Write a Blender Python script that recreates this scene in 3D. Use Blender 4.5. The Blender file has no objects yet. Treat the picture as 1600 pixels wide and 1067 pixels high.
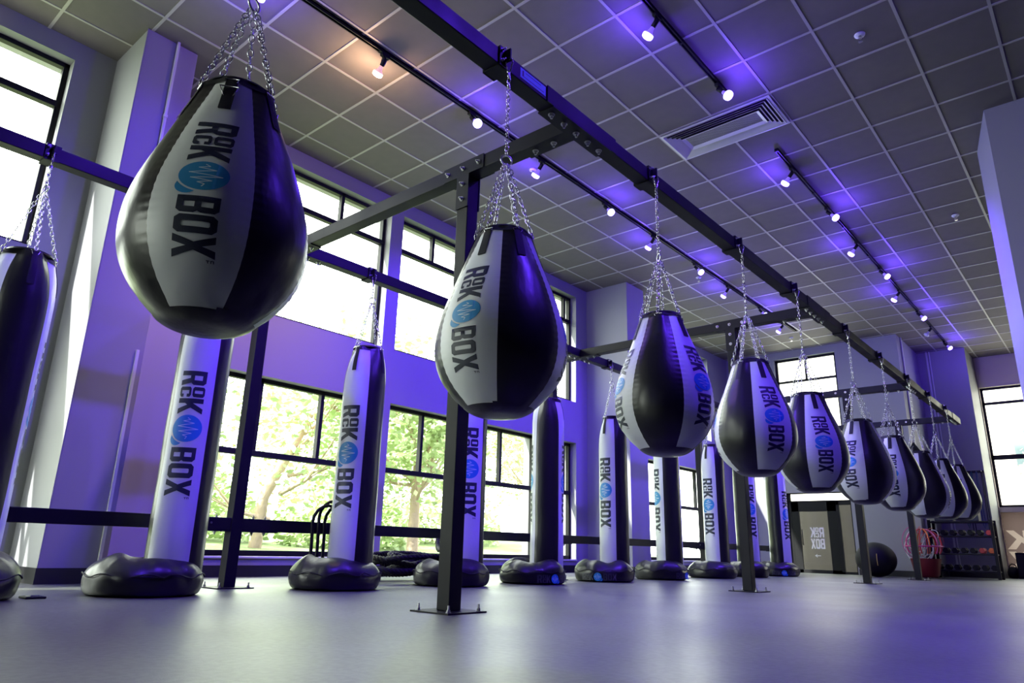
import bpy, bmesh, math, random
from mathutils import Vector, Matrix, noise
from mathutils.geometry import tessellate_polygon
random.seed(7)
PI = math.pi
sc = bpy.context.scene
COL = sc.collection
def R(d): return math.radians(d)

# ------------------------------------------------------------------ camera
F_PX, YAW, PITCH, ROLL, CAM_H = 1094.05, .71527, .28809, .02545, .32
cy, sy, cp, sp = math.cos(YAW), math.sin(YAW), math.cos(PITCH), math.sin(PITCH)
fw = Vector((-sy*cp, cy*cp, sp)); rt = Vector((cy, sy, 0)); up = rt.cross(fw)
cr, sr = math.cos(ROLL), math.sin(ROLL)
r2 = cr*rt + sr*up; u2 = -sr*rt + cr*up
cam_d = bpy.data.cameras.new('camera'); cam = bpy.data.objects.new('camera', cam_d); COL.objects.link(cam)
M = Matrix((r2, u2, -fw)).transposed().to_4x4(); M.translation = (0, 0, CAM_H); cam.matrix_world = M
cam_d.sensor_width = 36; cam_d.lens = F_PX/1600*36; cam_d.clip_start = .02; cam_d.clip_end = 300
sc.camera = cam

# ------------------------------------------------------------------ world, sun, exposure
w = bpy.data.worlds.new('sky'); sc.world = w; w.use_nodes = True
bg = w.node_tree.nodes['Background']; bg.inputs[0].default_value = (.95, 1, .9, 1); bg.inputs[1].default_value = 7.4
sun_d = bpy.data.lights.new('sun', 'SUN'); sun_d.energy = 13; sun_d.angle = R(1.2); sun_d.color = (1, .97, .9)
sun = bpy.data.objects.new('sun', sun_d); COL.objects.link(sun)
sun.rotation_euler = Vector((1, 2.3, -2.4)).to_track_quat('-Z', 'Y').to_euler(); sun.location = (-12, -8, 14)
sc.view_settings.view_transform = 'Standard'; sc.view_settings.look = 'None'
sc.view_settings.exposure = .64; sc.view_settings.gamma = 1; sc.view_settings.use_curve_mapping = False
try:
    sc.cycles.use_denoising = True; sc.cycles.max_bounces = 8; sc.cycles.transparent_max_bounces = 16
    sc.cycles.sample_clamp_indirect = 6; sc.cycles.caustics_reflective = False; sc.cycles.caustics_refractive = False
except Exception: pass
VIOLET = (.11, .03, 1.0); WARM = (1, .62, .36)
SPOT_W, GLOW_W = 380, 14.0

# ------------------------------------------------------------------ materials
MATS = {}
def mat(name, color, rough=.5, metal=0, bump=None, emit=None, spec=None, var=None, coat=0, rvar=None):
    if name in MATS: return MATS[name]
    m = bpy.data.materials.new(name); m.use_nodes = True; nt = m.node_tree; b = nt.nodes['Principled BSDF']
    b.inputs['Base Color'].default_value = (*color, 1); b.inputs['Roughness'].default_value = rough; b.inputs['Metallic'].default_value = metal
    if spec is not None: b.inputs['Specular IOR Level'].default_value = spec
    if coat: b.inputs['Coat Weight'].default_value = coat; b.inputs['Coat Roughness'].default_value = .12
    tc = nt.nodes.new('ShaderNodeTexCoord')
    def nz(scale, detail=3, sx=None):
        n = nt.nodes.new('ShaderNodeTexNoise'); n.inputs['Scale'].default_value = scale; n.inputs['Detail'].default_value = detail
        src = tc.outputs['Object']
        if sx:
            mp = nt.nodes.new('ShaderNodeMapping'); mp.inputs['Scale'].default_value = sx; nt.links.new(src, mp.inputs[0]); src = mp.outputs[0]
        nt.links.new(src, n.inputs['Vector']); return n
    if var:                                              # (scale, second colour, sharpness)
        n = nz(var[0]); rp = nt.nodes.new('ShaderNodeValToRGB'); rp.color_ramp.elements[0].position = .5-var[2]; rp.color_ramp.elements[1].position = .5+var[2]
        rp.color_ramp.elements[0].color = (*color, 1); rp.color_ramp.elements[1].color = (*var[1], 1)
        nt.links.new(n.outputs[0], rp.inputs[0]); nt.links.new(rp.outputs[0], b.inputs['Base Color'])
    if rvar:                                             # (scale, lo, hi)
        n = nz(rvar[0], 5); mr = nt.nodes.new('ShaderNodeMapRange'); mr.inputs[1].default_value = .3; mr.inputs[2].default_value = .7
        mr.inputs[3].default_value = rvar[1]; mr.inputs[4].default_value = rvar[2]
        nt.links.new(n.outputs[0], mr.inputs[0]); nt.links.new(mr.outputs[0], b.inputs['Roughness'])
    if bump:                                             # (scale, strength, distance, stretch)
        n = nz(bump[0], 4, bump[3] if len(bump) > 3 else None)
        bp = nt.nodes.new('ShaderNodeBump'); bp.inputs['Strength'].default_value = bump[1]; bp.inputs['Distance'].default_value = bump[2]
        nt.links.new(n.outputs[0], bp.inputs['Height']); nt.links.new(bp.outputs[0], b.inputs['Normal'])
    if emit: b.inputs['Emission Color'].default_value = (*emit[0], 1); b.inputs['Emission Strength'].default_value = emit[1]
    MATS[name] = m; return m
VB = mat('black_vinyl', (.011, .011, .013), .34, bump=(7, .35, .02, (1, 1, .35)), spec=.5)
VW = mat('white_vinyl', (.72, .74, .78), .42, bump=(8, .25, .015, (1, 1, .4)))
TRIM = mat('black_webbing', (.008, .008, .01), .7, bump=(220, .3, .002))
INK = mat('navy_ink', (.018, .024, .05), .5); BLUE = mat('blue_ink', (.03, .27, .62), .45); WINK = mat('white_ink', (.6, .75, .85), .5)
GINK = mat('grey_ink', (.05, .055, .06), .45)
STEEL = mat('black_powder_coat', (.008, .008, .011), .42, bump=(300, .15, .001), rvar=(3, .4, .52), spec=.22)
CHROME = mat('zinc_chain', (.62, .62, .66), .22, 1)
BOLT = mat('zinc_bolt', (.55, .55, .57), .3, 1)
DARKW = mat('charcoal_wall_paint', (.03, .03, .035), .7)
WALL = mat('grey_wall_paint', (.27, .27, .295), .6, bump=(60, .05, .003))
WALLR = mat('lobby_wall_paint', (.6, .5, .48), .7, bump=(60, .05, .003))
BASE = mat('black_vinyl_baseboard', (.012, .012, .014), .4)
TILE = mat('charcoal_ceiling_tile', (.17, .153, .146), .85, bump=(160, .25, .003), var=(9, (.19, .17, .163), .3))
GRID = mat('grey_ceiling_grid', (.46, .44, .42), .45)
FRAME = mat('dark_bronze_aluminium', (.007, .007, .008), .5, spec=.22)
FLOORM = mat('grey_rubber_floor', (.055, .06, .052), .42, var=(38, (.09, .098, .082), .12), bump=(190, .35, .0015), rvar=(.8, .34, .46), spec=1)
WHITE = mat('white_painted_metal', (.75, .75, .74), .4)
PVC = mat('white_plastic', (.6, .6, .6), .4)
BULBV = mat('violet_lamp_face', (.8, .8, .9), .3, emit=((.5, .52, 1), 1.7))
BULBW = mat('warm_lamp_face', (.9, .8, .7), .3, emit=((1, .8, .6), 1.6))
BULBO = mat('unlit_lamp_face', (.7, .68, .72), .3)
BODYV = mat('lamp_glass_body', (.3, .3, .5), .35, emit=((.2, .1, 1), .6))
BODYW = mat('warm_lamp_glass_body', (.6, .5, .5), .35, emit=((1, .5, .4), .5))
RED = mat('red_plastic', (.5, .02, .03), .4); ORANGE = mat('orange_rubber', (.6, .12, .02), .5); PINK = mat('magenta_plastic', (.5, .05, .25), .4)
RUBBER = mat('black_rubber', (.009, .009, .01), .6, bump=(90, .3, .002), spec=.25); LBAND = mat('white_rubber', (.7, .68, .7), .45)
GRASS = mat('lawn_grass', (.12, .18, .06), .9, var=(1.5, (.2, .24, .12), .2), bump=(20, .6, .05))
PAVE = mat('pale_paving', (.62, .6, .54), .8, bump=(30, .3, .01))
LEAF = mat('pale_green_leaves', (.4, .52, .23), .7, var=(.8, (.56, .63, .4), .2)); BARK = mat('brown_bark', (.4, .3, .23), .9, bump=(12, .8, .03))
CREAM = mat('cream_facade', (.55, .52, .48), .8, bump=(20, .2, .01)); DKGLASS = mat('dark_window_glass', (.05, .07, .08), .08, spec=.8)
STICK = mat('pale_blue_sticker', (.25, .62, .72), .4)
SIGNW = mat('white_window_lettering', (.82, .8, .78), .5)
GLASS = bpy.data.materials.new('window_glass'); GLASS.use_nodes = True; nt = GLASS.node_tree
for n in list(nt.nodes): nt.nodes.remove(n)
o_ = nt.nodes.new('ShaderNodeOutputMaterial'); mx = nt.nodes.new('ShaderNodeMixShader'); tr = nt.nodes.new('ShaderNodeBsdfTransparent'); gl = nt.nodes.new('ShaderNodeBsdfGlossy'); fr = nt.nodes.new('ShaderNodeFresnel')
tr.inputs[0].default_value = (.93, .97, .94, 1); gl.inputs['Roughness'].default_value = .02; fr.inputs[0].default_value = 1.4
nt.links.new(fr.outputs[0], mx.inputs[0]); nt.links.new(tr.outputs[0], mx.inputs[1]); nt.links.new(gl.outputs[0], mx.inputs[2]); nt.links.new(mx.outputs[0], o_.inputs[0])

# ------------------------------------------------------------------ mesh helpers
class MB:
    def __init__(s): s.v = []; s.f = []; s.m = []; s.sm = []
    def add(s, vs, fs, m=0, smooth=False):
        o = len(s.v); s.v += [tuple(v) for v in vs]
        for f in fs: s.f.append([i+o for i in f]); s.m.append(m); s.sm.append(smooth)
    def box(s, x0, x1, y0, y1, z0, z1, m=0, bev=0):
        if bev:
            b = min(bev, (x1-x0)/2.1, (y1-y0)/2.1, (z1-z0)/2.1); vs = []
            bm = bmesh.new(); bmesh.ops.create_cube(bm, size=1)
            for v in bm.verts: v.co = Vector(((x0+x1)/2+v.co.x*(x1-x0), (y0+y1)/2+v.co.y*(y1-y0), (z0+z1)/2+v.co.z*(z1-z0)))
            bmesh.ops.bevel(bm, geom=bm.edges[:], offset=b, segments=2, profile=.5, affect='EDGES')
            bm.verts.index_update(); s.add([v.co for v in bm.verts], [[v.index for v in f.verts] for f in bm.faces], m); bm.free(); return
        vs = [(x, y, z) for x in (x0, x1) for y in (y0, y1) for z in (z0, z1)]
        s.add(vs, [(0, 1, 3, 2), (4, 6, 7, 5), (0, 4, 5, 1), (2, 3, 7, 6), (0, 2, 6, 4), (1, 5, 7, 3)], m)
    def tube(s, pts, r, n=8, m=0, caps=True, closed=False, smooth=True):
        pts = [Vector(p) for p in pts]; k = len(pts); rr = r if isinstance(r, (list, tuple)) else [r]*k
        vs = []; prev = None
        for i, p in enumerate(pts):
            if closed: t = pts[(i+1) % k]-pts[i-1]
            else: t = pts[min(i+1, k-1)]-pts[max(i-1, 0)]
            t.normalize()
            if prev is None:
                a = Vector((0, 0, 1)) if abs(t.z) < .9 else Vector((1, 0, 0)); nn = t.cross(a).normalized()
            else: nn = (prev-t*prev.dot(t)).normalized()
            prev = nn; bb = t.cross(nn)
            for j in range(n):
                a = 2*PI*j/n; vs.append(p+(nn*math.cos(a)+bb*math.sin(a))*rr[i])
        fs = []
        for i in range(k if closed else k-1):
            for j in range(n):
                i2 = (i+1) % k; fs.append((i*n+j, i*n+(j+1) % n, i2*n+(j+1) % n, i2*n+j))
        s.add(vs, fs, m, smooth)
        if caps and not closed: s.add(vs[:n], [list(range(n))[::-1]], m); s.add(vs[-n:], [list(range(n))], m)
    def lathe(s, prof, n=32, c=(0, 0, 0), m=0, axis=None, smooth=True):
        q = Vector((0, 0, 1)).rotation_difference(Vector(axis).normalized()) if axis else None
        vs = []
        for r, z in prof:
            for j in range(n):
                a = 2*PI*j/n; p = Vector((r*math.cos(a), r*math.sin(a), z))
                if q: p = q @ p
                vs.append(p+Vector(c))
        fs = [(i*n+j, i*n+(j+1) % n, (i+1)*n+(j+1) % n, (i+1)*n+j) for i in range(len(prof)-1) for j in range(n)]
        s.add(vs, fs, m, smooth)
    def cyl(s, c, axis, r, h, n=16, m=0): s.lathe([(0, 0), (r, 0), (r, h), (0, h)], n, c, m, axis, False)
    def build(s, name, mats, parent=None, loc=None):
        me = bpy.data.meshes.new(name); me.from_pydata(s.v, [], s.f)
        for mm in (mats if isinstance(mats, (list, tuple)) else [mats]): me.materials.append(mm)
        me.polygons.foreach_set('material_index', s.m); me.polygons.foreach_set('use_smooth', s.sm); me.update()
        o = bpy.data.objects.new(name, me); COL.objects.link(o)
        if parent: o.parent = parent
        if loc: o.location = loc
        return o
def tag(o, label=None, cat=None, group=None, kind=None):
    if label: o['label'] = label
    if cat: o['category'] = cat
    if group: o['group'] = group
    if kind: o['kind'] = kind
    return o
def empty(name, loc=(0, 0, 0), rz=0):
    o = bpy.data.objects.new(name, None); COL.objects.link(o); o.location = loc; o.rotation_euler = (0, 0, rz); o.empty_display_size = .1; return o
def struct(o, label=None): return tag(o, label, None, None, 'structure')
KIDS = {}
def copy_tree(o, parent=None):
    c = o.copy(); COL.objects.link(c); c.parent = parent
    for ch in list(o.children): copy_tree(ch, c)
    return c
def interp(prof, z):
    for (z0, r0), (z1, r1) in zip(prof, prof[1:]):
        if z <= z1:
            t = (z-z0)/(z1-z0) if z1 > z0 else 0; return r0+(r1-r0)*t
    return prof[-1][1]
def smooth_prof(pts, n=80):                              # catmull-rom through (z, r)
    out = []; P = [pts[0]]+pts+[pts[-1]]
    per = max(2, n//(len(pts)-1))
    for i in range(1, len(P)-2):
        for k in range(per):
            t = k/per; q = []
            for d in (0, 1):
                a, b, c, e = P[i-1][d], P[i][d], P[i+1][d], P[i+2][d]
                q.append(.5*(2*b+(c-a)*t+(2*a-5*b+4*c-e)*t*t+(-a+3*b-3*c+e)*t**3))
            out.append(tuple(q))
    out.append(pts[-1]); out.sort(); return out

# ------------------------------------------------------------------ logo lettering (flat outlines in s along, t up)
def G(outer, *holes): return (outer, holes)
def rect(a, b, c, d, ch=0):
    if not ch: return [(a, c), (b, c), (b, d), (a, d)]
    return [(a+ch, c), (b-ch, c), (b, c+ch), (b, d-ch), (b-ch, d), (a+ch, d), (a, d-ch), (a, c+ch)]
GL = {
 'R': (.62, [G([(0, 0), (.2, 0), (.2, .37), (.31, .37), (.41, 0), (.62, 0), (.51, .42), (.6, .52), (.6, .9), (.5, 1), (0, 1)], [(.2, .53), (.4, .53), (.4, .84), (.2, .84)])]),
 'K': (.66, [G([(0, 0), (.2, 0), (.2, .28), (.27, .38), (.44, 0), (.66, 0), (.39, .53), (.64, 1), (.43, 1), (.2, .6), (.2, 1), (0, 1)])]),
 'B': (.58, [G([(0, 0), (.48, 0), (.58, .1), (.58, .42), (.52, .5), (.57, .58), (.57, .9), (.47, 1), (0, 1)], [(.2, .15), (.38, .15), (.38, .42), (.2, .42)], [(.2, .58), (.38, .58), (.38, .85), (.2, .85)])]),
 'O': (.58, [G(rect(0, .58, 0, 1, .11), rect(.2, .38, .17, .83, .03))]),
 'X': (.68, [G([(0, 0), (.22, 0), (.34, .32), (.46, 0), (.68, 0), (.46, .5), (.67, 1), (.45, 1), (.34, .7), (.23, 1), (.01, 1), (.22, .5)])]),
 'C': (.58, [G([(.11, 0), (.47, 0), (.58, .11), (.58, .36), (.4, .36), (.4, .18), (.2, .18), (.2, .82), (.4, .82), (.4, .64), (.58, .64), (.58, .89), (.47, 1), (.11, 1), (0, .89), (0, .11)])]),
}
def place(ch, x, y, sx, sy):
    return [( [(x+a*sx, y+b*sy) for a, b in o], [[(x+a*sx, y+b*sy) for a, b in h] for h in hs]) for o, hs in GL[ch][1]]
ROCK = place('R', 0, 0, 1, 1)+place('O', .68, .53, .74, .47)+place('C', .68, 0, .74, .47)+place('K', 1.17, 0, 1, 1)
BOX = place('B', 3.2, 0, 1, 1)+place('O', 3.85, 0, 1, 1)+place('X', 4.47, 0, 1, 1)
TM = [([(5.16, .93), (5.19, .93), (5.19, .985), (5.16, .985)], [])]
TM = [(rect(5.18, 5.2, .8, .88), []), (rect(5.2, 5.26, .83, .85), []), (rect(5.18, 5.26, .9, .92), []), (rect(5.18, 5.26, .96, .98), []), (rect(5.18, 5.2, .92, .96), [])]
DISC = [([(2.42+.56*math.cos(a), .5+.6*math.sin(a)) for a in [2*PI*i/36 for i in range(36)]], [])]
th = []
for i in range(28):
    a = 2*PI*i/28; p = Vector((2.86+.27*math.cos(a), .14+.27*math.sin(a))); d = p-Vector((2.42, .5))
    dd = math.hypot(d.x/.62, d.y/.66)
    if dd < 1: p = Vector((2.42, .5))+d/dd
    th.append((p.x, p.y))
THUMB = [(th, [])]
zz = [(1.98, .5), (2.06, .62), (2.12, .35), (2.2, .78), (2.33, .14), (2.44, .95), (2.54, .2), (2.62, .72), (2.7, .38), (2.76, .56), (2.86, .5)]
ZIG = []
for a, b in zip(zz, zz[1:]):
    a = Vector(a); b = Vector(b); d = (b-a).normalized(); n = Vector((-d.y, d.x))*.014; ZIG.append(([tuple(a-n), tuple(b-n), tuple(b+n), tuple(a+n)], []))
def decal(groups, fn, ds=.18, dt=.16):
    """groups: [(polys, material index, lift)]; fn(s,t,lift) -> point"""
    mb = MB()
    for polys, mi, lift in groups:
        bm = bmesh.new()
        for outer, holes in polys:
            loops = [[Vector((a, b, 0)) for a, b in outer]]+[[Vector((a, b, 0)) for a, b in h] for h in holes]
            allp = [p for l in loops for p in l]; vs = [bm.verts.new(p) for p in allp]
            for t in tessellate_polygon(loops):
                a, b, c = (allp[i] for i in t)
                if abs((b-a).cross(c-a).z) < 1e-7: continue
                try: f = bm.faces.new([vs[i] for i in (t if (b-a).cross(c-a).z > 0 else t[::-1])])
                except ValueError: pass
        xs = [v.co.x for v in bm.verts]; ys = [v.co.y for v in bm.verts]
        k = math.floor(min(xs)/ds)+1
        while k*ds < max(xs): bmesh.ops.bisect_plane(bm, geom=bm.verts[:]+bm.edges[:]+bm.faces[:], plane_co=(k*ds, 0, 0), plane_no=(1, 0, 0)); k += 1
        k = math.floor(min(ys)/dt)+1
        while k*dt < max(ys): bmesh.ops.bisect_plane(bm, geom=bm.verts[:]+bm.edges[:]+bm.faces[:], plane_co=(0, k*dt, 0), plane_no=(0, 1, 0)); k += 1
        bm.verts.index_update()
        mb.add([fn(v.co.x, v.co.y, lift) for v in bm.verts], [[v.index for v in f.verts] for f in bm.faces], mi, True); bm.free()
    return mb
FULL = [(ROCK+BOX+TM, 0, .0016), (DISC+THUMB, 1, .0016), (ZIG, 2, .0026)]
LOGO_MATS = [INK, BLUE, WINK]

# ------------------------------------------------------------------ chain, ring, carabiner
def chain(mb, a, b, pitch=.027, wr=.0026, hl=.017, hw=.0085):
    a = Vector(a); b = Vector(b); L = (b-a).length; n = max(1, round(L/pitch)); t = (b-a)/L
    x = t.cross(Vector((0, 0, 1)) if abs(t.z) < .95 else Vector((1, 0, 0))).normalized(); y = t.cross(x)
    for i in range(n):
        c = a+t*L*(i+.5)/n; s = x if i % 2 else y
        pts = [c+t*(hl*u)+s*(hw*v_) for u, v_ in ((-.95, 0), (-.7, .75), (-.2, 1), (.2, 1), (.7, .75), (.95, 0), (.7, -.75), (.2, -1), (-.2, -1), (-.7, -.75))]
        mb.tube(pts, wr, 5, closed=True)
def ring(mb, c, ax, r, wr, n=20):
    ax = Vector(ax).normalized(); x = ax.orthogonal().normalized(); y = ax.cross(x); c = Vector(c)
    mb.tube([c+(x*math.cos(2*PI*i/n)+y*math.sin(2*PI*i/n))*r for i in range(n)], wr, 7, closed=True)
def carabiner(mb, c, L=.085, w_=.021, wr=.0042):          # teardrop snap hook hanging from c
    c = Vector(c); pts = []
    for i in range(22):
        a = 2*PI*i/22; k = w_*(1.0 if math.cos(a) > 0 else .62)
        pts.append(c+Vector((0, k*math.sin(a), -L/2+L/2*math.cos(a))))
    mb.tube(pts, wr, 7, closed=True); mb.tube([c+Vector((0, 0, -L)), c+Vector((0, 0, -L-.02))], .006, 8)
def dring(mb, p, out, tang, sz=.03):                       # triangular loop, base at top
    p = Vector(p); out = Vector(out).normalized(); tang = Vector(tang).normalized(); dn = Vector((0, 0, -1))
    q = [p+tang*sz*.62+dn*0, p-tang*sz*.62, p-tang*sz*.2+dn*sz, p+tang*sz*.2+dn*sz]
    mb.tube(q, .0028, 6, closed=True)

# ------------------------------------------------------------------ teardrop bag
TH = .86
TP = smooth_prof([(0, .03), (.006, .083), (.024, .122), (.055, .158), (.1, .199), (.16, .238), (.23, .263), (.3, .271), (.38, .265), (.47, .244), (.57, .212), (.68, .172), (.78, .136), (.86, .109)], 96)
def trad(phi, z):
    r = interp(TP, z); d = (phi+PI/6) % (PI/3); d = min(d, PI/3-d)     # distance from seam
    k = min(1, max(0, z/.1))*min(1, (TH-z)/.08)
    r *= 1+.012*(1-math.exp(-(d/.16)**2))-.006
    r += k*.0009*math.sin(z*210+3*phi)*math.exp(-(d/.1)**2)
    r += k*.005*noise.noise(Vector((math.cos(phi)*2.2, math.sin(phi)*2.2, z*5)))
    if z < .2: r += k*.006*(1-z/.2)*noise.noise(Vector((math.cos(phi)*6, math.sin(phi)*6, z*22)))
    if z > .6: r += .006*((z-.6)/.26)*math.cos(phi*6)                  # pulled out at the straps
    return r
def tpt(phi, z, lift=0):
    r = trad(phi, max(0, min(TH, z)))+lift; return (r*math.cos(phi), r*math.sin(phi), z)
def patch(mb, ptf, a0, a1, z0, z1, na, nz_, m=0, lift=0):
    vs = [ptf(a0+(a1-a0)*i/na, z0+(z1-z0)*j/nz_, lift) for j in range(nz_+1) for i in range(na+1)]
    fs = [(j*(na+1)+i, j*(na+1)+i+1, (j+1)*(na+1)+i+1, (j+1)*(na+1)+i) for j in range(nz_) for i in range(na)]
    mb.add(vs, fs, m, True)
def make_teardrop(skip_front=False):
    root = empty('teardrop_punching_bag')
    for k in range(6):
        c = k*PI/3; mb = MB(); patch(mb, tpt, c-PI/6, c+PI/6, .034, .845, 14, 110)
        white = k % 2 == 0
        p = mb.build('white_panel' if white else 'black_panel', VW if white else VB, root)
        p['label'] = 'white vinyl panel' if white else 'black vinyl panel'
        if white:
            def fn(s, t, lift, c=c):
                z = .628-s*.0925; tt = (t-.5)*.113; r = trad(c, z)
                return tpt(c+tt/max(r, .12)*1.0, z, lift)
            decal(FULL, fn, .2, .16).build('printed_logo', LOGO_MATS, p)['label'] = 'printed lettering and blue glove emblem'
        st = MB(); wv = .018                                          # webbing strap folded over the rim
        def sf(u, z, lift, c=c): return tpt(c+u/max(.1, trad(c, z)), z, lift)
        patch(st, sf, -wv, wv, .70, .86, 4, 14, 0, .004)
        patch(st, sf, -wv, wv, .70, .86, 4, 14, 0, .001)
        st.build('strap', TRIM, root)
        dr = MB(); e = Vector((math.cos(c), math.sin(c), 0)); dring(dr, e*.124+Vector((0, 0, .845)), e, (-e.y, e.x, 0), .034); dr.build('d_ring', CHROME, root)
        if skip_front and k == 0: dr = MB(); dring(dr, e*.146+Vector((0, 0, .8)), e, (-e.y, e.x, 0), .045); dr.build('handle_ring', CHROME, root)
        if not (skip_front and k == 0):
            ch = MB(); chain(ch, e*.126+Vector((0, 0, .85)), e*.012+Vector((0, 0, 1.235))); ch.build('bag_chain', CHROME, root)
    mb = MB(); patch(mb, tpt, 0, 2*PI, 0, .037, 84, 10, 0, .003); mb.lathe([(0, -.001), (.034, .001)], 40)
    a = PI/6; mb.add([tpt(a+s*.12, z, .006) for z in (.0, .015, .03, .042) for s in (-1, 1)], [(0, 1, 3, 2), (2, 3, 5, 4), (4, 5, 7, 6)], 0, True)
    mb.build('bottom_cap', VB, root)['label'] = 'black vinyl cap sewn under the panels'
    mb = MB(); patch(mb, tpt, 0, 2*PI, .835, .86, 72, 4, 0, .003)
    mb.lathe([(.111, .86), (.108, .868), (.1, .868), (.096, .855), (.09, .83), (0, .825)], 48); mb.build('top_rim', TRIM, root)
    mb = MB(); ring(mb, (0, 0, 1.262), (.6, 1, 0), .027, .0042); mb.build('gathering_ring', CHROME, root)
    return root
def hang(root, zring, ztop):
    mb = MB(); ring_top = zring+.025; chain(mb, (0, 0, ring_top), (0, 0, ztop-.09)); mb.build('hanging_chain', CHROME, root)
    mb = MB(); carabiner(mb, (0, 0, ztop)); mb.build('carabiner', CHROME, root)

TD = [  # y, bottom z, yaw of a white panel from the line of sight, label
 (.85, .80, -13, 'largest teardrop bag nearest the camera, white logo panel facing left of centre'),
 (2.08, .785, -33, 'second teardrop bag from the camera, white logo panel on left, black panel on right'),
 (3.46, .785, 52, 'third teardrop bag from the camera, black panel in middle between two lettered white panels'),
 (4.73, .79, 30, 'fourth teardrop bag from the camera, black left half with white lettered panel on right'),
 (5.89, .765, 21, 'fifth teardrop bag from the camera, hanging just past the second rig post'),
 (7.34, .765, -26, 'sixth teardrop bag from the camera, white lettered left side and black right side'),
 (8.62, .775, -10, 'seventh teardrop bag from the camera, lettered white panel squarely in front'),
 (9.93, .76, -34, 'eighth teardrop bag, mostly black front with a folded grey flap at its chains'),
 (11.15, .80, -4, 'second to last teardrop bag on the far end of the main beam'),
 (12.32, .84, 0, 'last and smallest looking teardrop bag at the far end of the main beam')]
proto = make_teardrop(); protoA = make_teardrop(True)
BX = -1.868
for i, (y, zb, beta, lab) in enumerate(TD):
    o = protoA if i == 0 else (proto if i == 1 else copy_tree(proto))
    o.scale = (.94, .94, .885) if i == 0 else (1, 1, .93); o.location = (BX-(.017 if i == 0 else 0), y, .879 if i == 0 else zb+.04); o.rotation_euler = (0, 0, math.atan2(-y, -BX)+R(beta))
    tag(o, lab, 'punching bag', 'teardrop bags along the main beam')
for i, ob in enumerate([o for o in COL.objects if o.name.startswith('teardrop_punching_bag')]):
    hang(ob, 1.262, (2.545-ob.location.z)/ob.scale.z)
    if ob.location.y > 9.9 and ob.location.y < 10:
        mb = MB(); patch(mb, lambda u, v, l: (.07+.05*u, .05*v, .9+.05*u+.03*math.sin(3*v)), -1, 1, -1, 1, 6, 6); mb.build('loose_flap', GINK, ob)['label'] = 'folded grey flap sticking up at the rim'

# ------------------------------------------------------------------ tall heavy bags and their floor rings
HP = smooth_prof([(0, .13), (.02, .158), (.1, .168), (.5, .167), (1.0, .166), (1.5, .165), (1.62, .16), (1.71, .147), (1.78, .127), (1.83, .112)], 60)
HZ = 1.83
def hrad(phi, z):
    r = interp(HP, z); d = (phi+PI/4) % (PI/2); d = min(d, PI/2-d)
    k = min(1, z/.1)*min(1, (HZ-z)/.05)
    r *= 1+.01*(1-math.exp(-(d/.12)**2))
    r += k*.004*noise.noise(Vector((math.cos(phi)*1.5, math.sin(phi)*1.5, z*3)))
    if z > 1.4:
        q = (z-1.4)/.43; r += .016*q*q*math.cos(phi*4)+.006*q*math.sin(phi*11+z*9)*noise.noise(Vector((phi*2, z*4, 3)))
    return r
def hpt(phi, z, lift=0):
    r = hrad(phi, max(0, min(HZ, z)))+lift; return (r*math.cos(phi), r*math.sin(phi), z)
def make_heavy():
    root = empty('heavy_bag')
    for k in range(4):
        c = k*PI/2; white = k % 2 == 0
        mb = MB(); patch(mb, hpt, c-PI/4, c+PI/4, .0, HZ, 16, 70)
        p = mb.build('white_panel' if white else 'black_panel', VW if white else VB, root)
        p['label'] = 'white vinyl panel' if white else 'black vinyl panel'
        if white:
            def fn(s, t, lift, c=c): return hpt(c+(t-.5)*.152/.167, 1.335-s*.154, lift)
            decal(FULL, fn, .25, .13).build('printed_logo', LOGO_MATS, p)['label'] = 'printed lettering and blue glove emblem'
        st = MB()
        def sf(u, z, lift, c=c): return hpt(c+u/.15, z, lift)
        patch(st, sf, -.017, .017, 1.62, HZ, 4, 14, 0, .004); st.build('strap', TRIM, root)
        e = Vector((math.cos(c), math.sin(c), 0))
        dr = MB(); dring(dr, e*.136+Vector((0, 0, HZ-.005)), e, (-e.y, e.x, 0), .034); dr.build('d_ring', CHROME, root)
        ch = MB(); chain(ch, e*.134+Vector((0, 0, HZ)), e*.01+Vector((0, 0, 2.24))); ch.build('bag_chain', CHROME, root)
    mb = MB(); mb.lathe([(0, 0), (.13, 0)], 40); mb.build('end_cap', VB, root); mb = MB(); mb.lathe([(.12, HZ), (.115, HZ+.012), (.1, HZ+.008), (.095, HZ-.03), (0, HZ-.03)], 40)
    patch(mb, hpt, 0, 2*PI, HZ-.03, HZ, 64, 3, 0, .003); mb.build('top_rim', VB, root)
    mb = MB(); ring(mb, (0, 0, 2.265), (1, .3, 0), .027, .0042); chain(mb, (0, 0, 2.29), (0, 0, 2.42)); mb.build('gathering_ring', CHROME, root)
    mb = MB(); carabiner(mb, (0, 0, 2.505)); mb.build('carabiner', CHROME, root)
    return root
HBX = -4.568
HB = [ # y, white panel angle, label
 (1.0, 100, 'tall heavy bag cut by the left picture edge, black side toward the room'),
 (2.10, -15, 'tall heavy bag hanging directly behind the nearest teardrop bag'),
 (3.44, -34, 'tall heavy bag in front of the bright windows with the black hoses looped behind it'),
 (4.68, 5, 'tall heavy bag mostly hidden behind the nearest front rig post'),
 (5.88, 88, 'tall heavy bag turned with its black side forward and a narrow white right edge'),
 (7.15, -38, 'tall heavy bag between the second and third teardrop bags, lettered white left half'),
 (8.45, -63, 'tall heavy bag under the third teardrop bag, overexposed white left side'),
 (9.85, -33, 'tall heavy bag between the third and fourth teardrop bags, left of the second front post'),
 (10.95, 28, 'tall heavy bag just right of the second front post'),
 (12.28, 60, 'farthest tall heavy bag, beside the lettered glass door')]
hp = make_heavy(); HVS = []
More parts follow.
